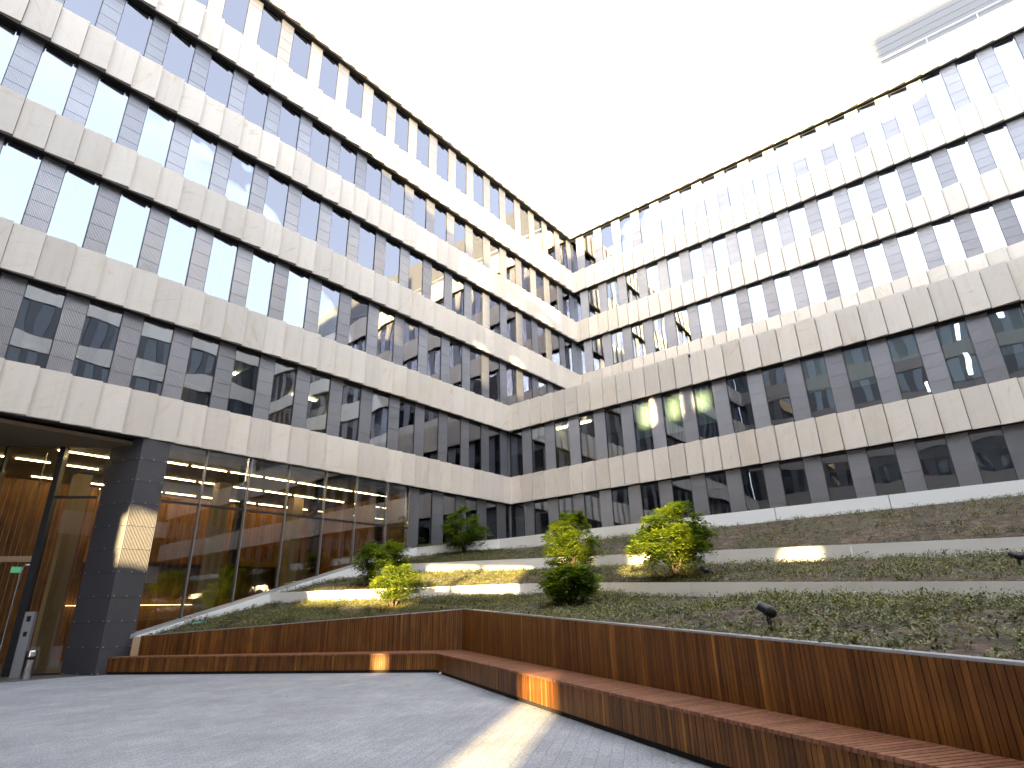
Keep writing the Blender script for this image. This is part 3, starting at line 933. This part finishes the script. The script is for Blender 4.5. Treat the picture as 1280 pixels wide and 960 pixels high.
for k in range(3):
    mbs = MB()
    slat_run(wallB[k], wallB[k + 1], 0.0, 0.0, wallT[k] - 0.02, wallT[k + 1] - 0.02, 0.052, 0.007, 0.022, mbs, 50 + k)
    mbs.build('slat_panel', M['slats'], tw)
    a, b = Vector(wallB[k]), Vector(wallB[k + 1]); d = (b - a).normalized(); nrm = Vector((-d.y, d.x))
    if nrm.dot(-(a + b)) < 0: nrm = -nrm
    mbs = MB()
    e0, e1 = nrm * -0.004, nrm * -0.10
    mbs.hexa([(a.x + e0.x, a.y + e0.y, 0), (b.x + e0.x, b.y + e0.y, 0), (b.x + e1.x, b.y + e1.y, 0), (a.x + e1.x, a.y + e1.y, 0),
              (a.x + e0.x, a.y + e0.y, wallT[k] - 0.03), (b.x + e0.x, b.y + e0.y, wallT[k + 1] - 0.03), (b.x + e1.x, b.y + e1.y, wallT[k + 1] - 0.03), (a.x + e1.x, a.y + e1.y, wallT[k] - 0.03)])
    mbs.build('backing_board', M['gap'], tw)
    mbs = MB()
    e0, e1 = nrm * 0.012, nrm * -0.09
    mbs.hexa([(a.x + e0.x, a.y + e0.y, wallT[k] - 0.019), (b.x + e0.x, b.y + e0.y, wallT[k + 1] - 0.019), (b.x + e1.x, b.y + e1.y, wallT[k + 1] - 0.019), (a.x + e1.x, a.y + e1.y, wallT[k] - 0.019),
              (a.x + e0.x, a.y + e0.y, wallT[k]), (b.x + e0.x, b.y + e0.y, wallT[k + 1]), (b.x + e1.x, b.y + e1.y, wallT[k + 1]), (a.x + e1.x, a.y + e1.y, wallT[k])])
    mbs.build('cap_strip', M['alu'], tw)
    # bench
    mbs = MB()
    slat_run(seatF[k], seatF[k + 1], 0.06, 0.06, SH - 0.03, SH - 0.03, 0.052, 0.007, 0.02, mbs, 60 + k)
    mbs.build('front_slats', M['slats'], bench)
    a2, b2 = Vector(seatF[k]), Vector(seatF[k + 1]); d2 = (b2 - a2).normalized(); n2 = Vector((-d2.y, d2.x))
    if n2.dot(-(a2 + b2)) < 0: n2 = -n2
    mbs = MB()
    e0, e1 = n2 * -0.012, n2 * -0.30
    mbs.hexa([(a2.x + e0.x, a2.y + e0.y, 0), (b2.x + e0.x, b2.y + e0.y, 0), (b2.x + e1.x, b2.y + e1.y, 0), (a2.x + e1.x, a2.y + e1.y, 0),
              (a2.x + e0.x, a2.y + e0.y, SH - 0.035), (b2.x + e0.x, b2.y + e0.y, SH - 0.035), (b2.x + e1.x, b2.y + e1.y, SH - 0.035), (a2.x + e1.x, a2.y + e1.y, SH - 0.035)])
    mbs.build('bench_base', M['gap'], bench)
    # seat boards run from the front edge back to the wall
    mbs = MB(); rr = random.Random(70 + k)
    Lf = (b2 - a2).length; n = int(Lf / 0.06)
    for j in range(n):
        f0, f1 = (j + 0.09) / n, (j + 0.91) / n
        q0, q1 = a2.lerp(b2, f0) + n2 * 0.03, a2.lerp(b2, f1) + n2 * 0.03
        w0, w1 = a.lerp(b, f0) + nrm * 0.03, a.lerp(b, f1) + nrm * 0.03
        mbs.hexa([(q0.x, q0.y, SH - 0.028), (q1.x, q1.y, SH - 0.028), (w1.x, w1.y, SH - 0.028), (w0.x, w0.y, SH - 0.028),
                  (q0.x, q0.y, SH), (q1.x, q1.y, SH), (w1.x, w1.y, SH), (w0.x, w0.y, SH)], rr.random())
    mbs.build('seat', M['seat'], bench)
mb = MB(); mb.box(6.52, 6.69, 17.80, 17.86, SH + 0.003, 0.84); mb.build('end_board', M['plywood'], tw)

# ------------------------------------------------------------------ ground cover: nobody could count it
N_LEAF = 340000
verts = np.zeros((N_LEAF * 4, 3), np.float32); tones = np.zeros(N_LEAF, np.float32)
n = 0
while n < N_LEAF:
    i = random.choices((0, 1, 2, 3), (0.40, 0.30, 0.24, 0.06))[0]
    s = random.uniform(0, 2.6); t = random.random() ** 0.9
    p = surf(i, s, min(0.985, max(0.015, t)))
    d = noise.noise(Vector((p[0] * 0.9, p[1] * 0.9, 7.7))) + 0.7 * noise.noise(Vector((p[0] * 3.1, p[1] * 3.1, 3.3))) + 0.5 * noise.noise(Vector((p[0] * 9, p[1] * 9, 8.3)))
    if d < random.uniform(-0.6, 0.6) and i != 3: continue
    tone0 = min(1, max(0, 0.45 + 0.5 * noise.noise(Vector((p[0] * 1.3, p[1] * 1.3, 9.9))) + random.uniform(-0.2, 0.2)))
    hgt = random.uniform(0.02, 0.10) * (1.0 + max(0, d)) * (1.5 if i == 3 else 1)
    for k in range(random.randint(4, 9)):
        if n >= N_LEAF: break
        sz = random.uniform(0.005, 0.013)
        ln = sz * random.uniform(1.4, 2.4)
        az = random.uniform(0, 2 * math.pi); tl = random.uniform(-0.2, 1.1)
        c = np.array([p[0] + random.gauss(0, 0.025), p[1] + random.gauss(0, 0.025), p[2] + hgt * random.uniform(0.2, 1)])
        f = np.array([math.cos(az) * math.cos(tl), math.sin(az) * math.cos(tl), math.sin(tl)]) * ln
        w = np.array([-math.sin(az), math.cos(az), random.uniform(-0.4, 0.4)]) * sz
        verts[4 * n:4 * n + 4] = (c - f, c + w, c + f, c - w)
        tones[n] = min(1, max(0, tone0 + random.uniform(-0.35, 0.35))); n += 1


T_LEAF = 60000
tv = np.zeros((T_LEAF * 4, 3), np.float32); tt = np.zeros(T_LEAF, np.float32); n = 0
while n < T_LEAF:
    i = random.choices((0, 1, 2, 3), (0.42, 0.30, 0.20, 0.08))[0]
    p = surf(i, random.uniform(0, 2.6), random.uniform(0.03, 0.97))
    if noise.noise(Vector((p[0] * 0.8, p[1] * 0.8, 21.0))) + random.uniform(-0.3, 0.3) < 0.1: continue
    big = random.uniform(0.05, 0.17); tb = random.uniform(0.1, 0.9)
    for k in range(random.randint(14, 46)):
        if n >= T_LEAF: break
        az = random.uniform(0, 2 * math.pi); r = abs(random.gauss(0, 0.7)) * big; sz = random.uniform(0.006, 0.013); ln = sz * random.uniform(1.3, 2.6)
        tl = random.uniform(-0.1, 1.2)
        c = np.array([p[0] + math.cos(az) * r, p[1] + math.sin(az) * r, p[2] + random.uniform(0.1, 1.0) * big])
        a2_ = az + random.uniform(-0.8, 0.8)
        f = np.array([math.cos(a2_) * math.cos(tl), math.sin(a2_) * math.cos(tl), math.sin(tl)]) * ln
        w = np.array([-math.sin(a2_), math.cos(a2_), random.uniform(-0.3, 0.3)]) * sz
        tv[4 * n:4 * n + 4] = (c - f, c + w, c + f, c - w); tt[n] = min(1, max(0, tb + random.uniform(-0.25, 0.25))); n += 1
verts = np.concatenate((verts, tv)); tones = np.concatenate((tones, tt))


def quads_obj(name, verts, tones, mtl, parent=None):
    n = len(tones)
    me = bpy.data.meshes.new(name)
    me.vertices.add(4 * n); me.vertices.foreach_set('co', np.asarray(verts, np.float32).ravel())
    me.loops.add(4 * n); me.loops.foreach_set('vertex_index', np.arange(4 * n, dtype=np.int32))
    me.polygons.add(n); me.polygons.foreach_set('loop_start', np.arange(0, 4 * n, 4, dtype=np.int32))
    me.update(calc_edges=True)
    me.materials.append(mtl)
    at = me.attributes.new('tone', 'FLOAT', 'FACE'); at.data.foreach_set('value', np.asarray(tones, np.float32))
    me.validate()
    o = bpy.data.objects.new(name, me); COL.objects.link(o)
    if parent:
        o.parent = parent; o.matrix_parent_inverse = Matrix.Translation(parent.location).inverted()
    return o


tag(quads_obj('ground_cover', verts, tones, M['cover']), 'low green creeping plants over the brown soil of the slope', kind='stuff')


# ------------------------------------------------------------------ shrubs
def shrub(u, v, wpx, hpx, label, seed, nleaf, bright=0.0):
    base = hit(u, v)
    if base is None: base = on_x(u, v, 14)
    dist = (base - CAM).dot(FW)
    w = wpx * dist / FPX; h = hpx * dist / FPX
    rr = random.Random(seed)
    root = thing('shrub', label, 'shrub', base, 'shrubs on the planted slope')
    st = MB()
    tips = []
    for k in range(9):
        az = rr.uniform(0, 2 * math.pi); r = rr.uniform(0.15, 0.42) * w
        e = base + Vector((math.cos(az) * r, math.sin(az) * r, h * rr.uniform(0.55, 0.9)))
        m1 = base.lerp(e, 0.5) + Vector((rr.uniform(-.05, .05), rr.uniform(-.05, .05), 0.08 * h))
        st.tube([base - Vector((0, 0, 0.08)), m1, e], 0.02, 6, rads=[0.022, 0.014, 0.005])
        tips.append(e); tips.append(m1.lerp(e, 0.5))
    st.build('stem', M['bark'], root)
    V, T = [], []
    # clumps of leaflets held round the branches, uneven in outline
    clumps = []
    for k in range(110):
        while True:
            q = Vector((rr.uniform(-1, 1), rr.uniform(-1, 1), rr.uniform(-1, 1)))
            if 0.25 < q.length < 1.0: break
        lump = 0.98 + 0.36 * noise.noise(q * 1.7 + Vector((seed * 3.1, 0, 0)))
        c = base + Vector((q.x * w * 0.5 * lump, q.y * w * 0.5 * lump, h * 0.56 + q.z * h * 0.44 * lump))
        clumps.append((c, rr.uniform(0.08, 0.19) * max(w, h) * 0.62, rr.uniform(-0.25, 0.25)))
    per = nleaf * 4 // len(clumps)
    for c, r, tb in clumps:
        for j in range(per // 6):
            # one spray: a short curved twig with leaflets in pairs
            az = rr.uniform(0, 2 * math.pi); el = rr.uniform(-0.4, 0.9)
            d = Vector((math.cos(az) * math.cos(el), math.sin(az) * math.cos(el), math.sin(el)))
            o0 = c + d * r * rr.uniform(0.1, 0.6)
            side = d.cross(Vector((0, 0, 1))).normalized()
            for i in range(3):
                for sgn in (-1, 1):
                    pos = o0 + d * (i * 0.05 + 0.02) - Vector((0, 0, 0.012 * i * i))
                    ld = (side * sgn + d * 0.55 + Vector((0, 0, rr.uniform(-0.5, 0.25)))).normalized()
                    ln = rr.uniform(0.035, 0.09); wd = ln * 0.30
                    n_ = ld.cross(Vector((rr.uniform(-.3, .3), rr.uniform(-.3, .3), 1))).normalized() * wd
                    V += [tuple(pos), tuple(pos + ld * ln * 0.5 + n_), tuple(pos + ld * ln), tuple(pos + ld * ln * 0.5 - n_)]
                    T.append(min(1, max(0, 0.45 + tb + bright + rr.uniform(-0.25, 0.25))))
    quads_obj('foliage', np.array(V), np.array(T), M['leaf'], root)
    return root


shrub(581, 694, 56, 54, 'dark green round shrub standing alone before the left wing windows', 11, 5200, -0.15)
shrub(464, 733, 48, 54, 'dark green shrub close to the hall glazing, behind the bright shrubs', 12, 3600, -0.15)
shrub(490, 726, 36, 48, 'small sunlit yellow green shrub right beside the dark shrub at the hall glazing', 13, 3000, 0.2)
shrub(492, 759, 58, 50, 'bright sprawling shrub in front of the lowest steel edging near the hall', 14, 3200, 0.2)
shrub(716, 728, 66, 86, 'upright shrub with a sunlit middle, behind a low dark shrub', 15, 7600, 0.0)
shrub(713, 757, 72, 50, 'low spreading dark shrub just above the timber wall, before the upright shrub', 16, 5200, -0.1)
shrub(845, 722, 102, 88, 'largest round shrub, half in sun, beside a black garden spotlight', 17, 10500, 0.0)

# ------------------------------------------------------------------ garden spotlights
def spotlight(u, v, label, sc=1.0, aim=(0.2, 0.75, 0.55), lensm='black'):
    p = hit(u, v)
    root = thing('garden_spotlight', label, 'spotlight', p, 'garden spotlights on the slope')
    mbs = MB(); mbs.tube([p - Vector((0, 0, 0.1)), p + Vector((0, 0, 0.10 * sc))], 0.022 * sc, 8); mbs.build('spike', M['black'], root)
    c = p + Vector((0, 0, 0.22 * sc))
    mbs = MB(); mbs.tube([p + Vector((0, 0, 0.10 * sc)), c], 0.015 * sc, 8, rads=[0.03 * sc, 0.022 * sc]); mbs.build('bracket', M['black'], root)
    d = Vector(aim).normalized()
    mbs = MB()
    mbs.tube([c - d * 0.095 * sc, c - d * 0.085 * sc, c - d * 0.05 * sc, c + d * 0.0 * sc, c + d * 0.02 * sc, c + d * 0.025 * sc, c + d * 0.11 * sc],
             0.05, 16, rads=[0.02 * sc, 0.040 * sc, 0.056 * sc, 0.06 * sc, 0.06 * sc, 0.052 * sc, 0.052 * sc])
    hd = mbs.build('lamp_head', M['black'], root, smooth=True)
    mbs = MB(); mbs.tube([c + d * 0.1105 * sc, c + d * 0.114 * sc], 0.046 * sc, 16); mbs.build('lens', M['lens'], hd)
    return root


spotlight(964, 790, 'black garden spotlight on bare soil just above the timber wall', 0.9, (-0.25, 0.8, 0.55))
spotlight(883, 726, 'black garden spotlight right of the largest round shrub', 0.95, (-0.2, 0.8, 0.5))
spotlight(1277, 712, 'black garden spotlight at the right end of the middle terrace', 0.8, (0.3, 0.8, 0.4))
spotlight(704, 757, 'small pale lensed garden spotlight under the low dark shrub', 0.6, (-0.6, -0.6, 0.35))

# teal board lying in the planting by the hall
p = hit(250, 781) or Vector((8.0, 17.0, 1.1))
mb = MB(); mb.hexa([p + Vector(q) for q in ((-0.18, 0.10, 0.02), (0.12, -0.06, 0.03), (0.20, 0.04, 0.07), (-0.10, 0.2, 0.06), (-0.18, 0.10, 0.04), (0.12, -0.06, 0.05), (0.20, 0.04, 0.09), (-0.10, 0.2, 0.08))])
tag(mb.build('plastic_board', M['teal']), 'small teal plastic board lying in the planting by the hall glazing', 'board')
# scrap of paper by the bench corner
d_ = ray(553, 842); p = CAM + d_ * (-CAM.z / d_.z)
mb = MB()
for k in range(7):
    c = p + Vector((random.uniform(-.1, .1), random.uniform(-.08, .08), 0.01)); a = random.uniform(0, 6.28); r = random.uniform(0.04, 0.08)
    mb.hexa([c + Vector((math.cos(a + q) * r, math.sin(a + q) * r, 0)) for q in (0, 1.4, 3.0, 4.6)] +
            [c + Vector((math.cos(a + q) * r * 0.6, math.sin(a + q) * r * 0.6, random.uniform(0.02, 0.05))) for q in (0.2, 1.7, 3.1, 4.4)])
tag(mb.build('paper_scrap', M['paper']), 'crumpled white paper scrap on the paving at the bench corner', 'litter')

V_, T_ = [], []
for k in range(170):
    f = random.random(); seg = random.choice((0, 0, 1, 1, 1))
    a_, b_ = Vector(seatF[seg]), Vector(seatF[seg + 1]); q_ = a_.lerp(b_, f)
    dd = (b_ - a_).normalized(); nn = Vector((-dd.y, dd.x))
    if nn.dot(-(a_ + b_)) < 0: nn = -nn
    q_ = q_ + nn * (0.03 + abs(random.gauss(0, 0.16)) + (random.uniform(0, 3.5) if random.random() < 0.2 else 0))
    az = random.uniform(0, 6.28); ln = random.uniform(0.012, 0.03)
    u_ = Vector((math.cos(az), math.sin(az), random.uniform(-.1, .3))) * ln; w_ = Vector((-math.sin(az), math.cos(az), random.uniform(-.2, .2))) * ln * 0.45
    c = Vector((q_.x, q_.y, 0.012))
    V_ += [tuple(c - u_), tuple(c + w_), tuple(c + u_), tuple(c - w_)]; T_.append(random.random())
M['litter'] = leaf_mat('fallen_leaf', (0.05, 0.03, 0.015), (0.20, 0.13, 0.05), 0.05)
tag(quads_obj('leaf_litter', np.array(V_), np.array(T_), M['litter']), 'dry fallen leaves along the foot of the bench', kind='stuff')

# ------------------------------------------------------------------ bin and intercom totem by the entrance
bp_ = Vector((4.66, 18.62, 0))
bn = thing('litter_bin', 'slim stainless steel litter bin standing by the entrance', 'bin', bp_)
mb = MB(); mb.tube([bp_ + Vector((0, 0, z)) for z in (0.0, 0.02, 0.60, 0.63)], 0.11, 24, rads=[0.115, 0.115, 0.115, 0.105]); body = mb.build('body', M['bin_steel'], bn, True)
mb = MB()
q = (CAM - bp_); ang = math.atan2(q.y, q.x)
for k in range(9):
    a0 = ang - 0.75 + 1.5 * k / 9; a1 = ang - 0.75 + 1.5 * (k + 1) / 9
    mb.hexa([bp_ + Vector((math.cos(a) * r, math.sin(a) * r, z)) for z in (0.42, 0.50) for a, r in ((a0, 0.110), (a0, 0.1165), (a1, 0.1165), (a1, 0.110))])
mb.build('slot', M['black'], body)
ip = Vector((4.62, 19.30, 0))
it = thing('intercom_post', 'steel intercom post with two dark panels beside the litter bin', 'intercom', ip)
ex, ey = Vector((gd.x, gd.y, 0)), Vector((gn.x, gn.y, 0))


def FI(a, o, z):
    r = ip + ex * a + ey * o
    return (r.x, r.y, z)


mb = MB(); mb.fbox(FI, -0.11, 0.11, 0.06, -0.06, 0, 1.50); pb = mb.build('post', M['alu'], it)
mb = MB(); mb.fbox(FI, -0.045, 0.045, 0.064, 0.058, 1.27, 1.40); mb.build('screen', M['black'], pb)
mb = MB(); mb.fbox(FI, -0.04, 0.04, 0.064, 0.058, 0.93, 1.04); mb.build('card_reader', M['black'], pb)

# ------------------------------------------------------------------ sky, sun, camera
w = bpy.data.worlds.new('World'); scene.world = w; w.use_nodes = True
nt = w.node_tree; bg = nt.nodes['Background']
sky = nt.nodes.new('ShaderNodeTexSky'); sky.sky_type = 'NISHITA'; sky.sun_disc = False
sky.sun_elevation = math.radians(10.0)
sky.sun_rotation = math.atan2(-CA, -SA) % (2 * math.pi)
sky.air_density = 1.0; sky.dust_density = 1.2; sky.ozone_density = 1.0
hs = nt.nodes.new('ShaderNodeHueSaturation'); hs.inputs['Saturation'].default_value = 0.52
nt.links.new(sky.outputs[0], hs.inputs['Color']); fl = nt.nodes.new('ShaderNodeMix'); fl.data_type = 'RGBA'; fl.blend_type = 'ADD'; fl.inputs[0].default_value = 1.0
fl.inputs[7].default_value = (1.75, 1.84, 2.05, 1)   # bright thin haze over the whole sky
nt.links.new(hs.outputs[0], fl.inputs[6]); nt.links.new(fl.outputs[2], bg.inputs[0])
bg.inputs[1].default_value = 0.085
sun = bpy.data.lights.new('sun', 'SUN'); sun.energy = 5.0; sun.angle = math.radians(0.6); sun.color = (1.0, 0.74, 0.35)
so = bpy.data.objects.new('sun', sun); COL.objects.link(so)
el = math.radians(10.0)
dv = Vector((CA * math.cos(el), SA * math.cos(el), -math.sin(el)))
so.rotation_euler = dv.to_track_quat('-Z', 'Y').to_euler(); so.location = (-30, -16, 40)

cam = bpy.data.cameras.new('camera'); cam.sensor_width = 36; cam.lens = FPX / 1280 * 36; cam.clip_end = 2000; cam.clip_start = 0.05
co = bpy.data.objects.new('camera', cam); COL.objects.link(co)
co.matrix_world = Matrix(((RX.x, UP.x, -FW.x, CAM.x), (RX.y, UP.y, -FW.y, CAM.y), (RX.z, UP.z, -FW.z, CAM.z), (0, 0, 0, 1)))
scene.camera = co
vs = scene.view_settings
vs.view_transform = 'Standard'; vs.look = 'None'; vs.gamma = 1.0; vs.use_curve_mapping = False
vs.exposure = 3.55
scene.cycles.max_bounces = 9; scene.cycles.diffuse_bounces = 4; scene.cycles.glossy_bounces = 4; scene.cycles.transparent_max_bounces = 16
scene.cycles.caustics_reflective = False; scene.cycles.caustics_refractive = False
scene.cycles.sample_clamp_indirect = 6.0
scene.cycles.use_denoising = True
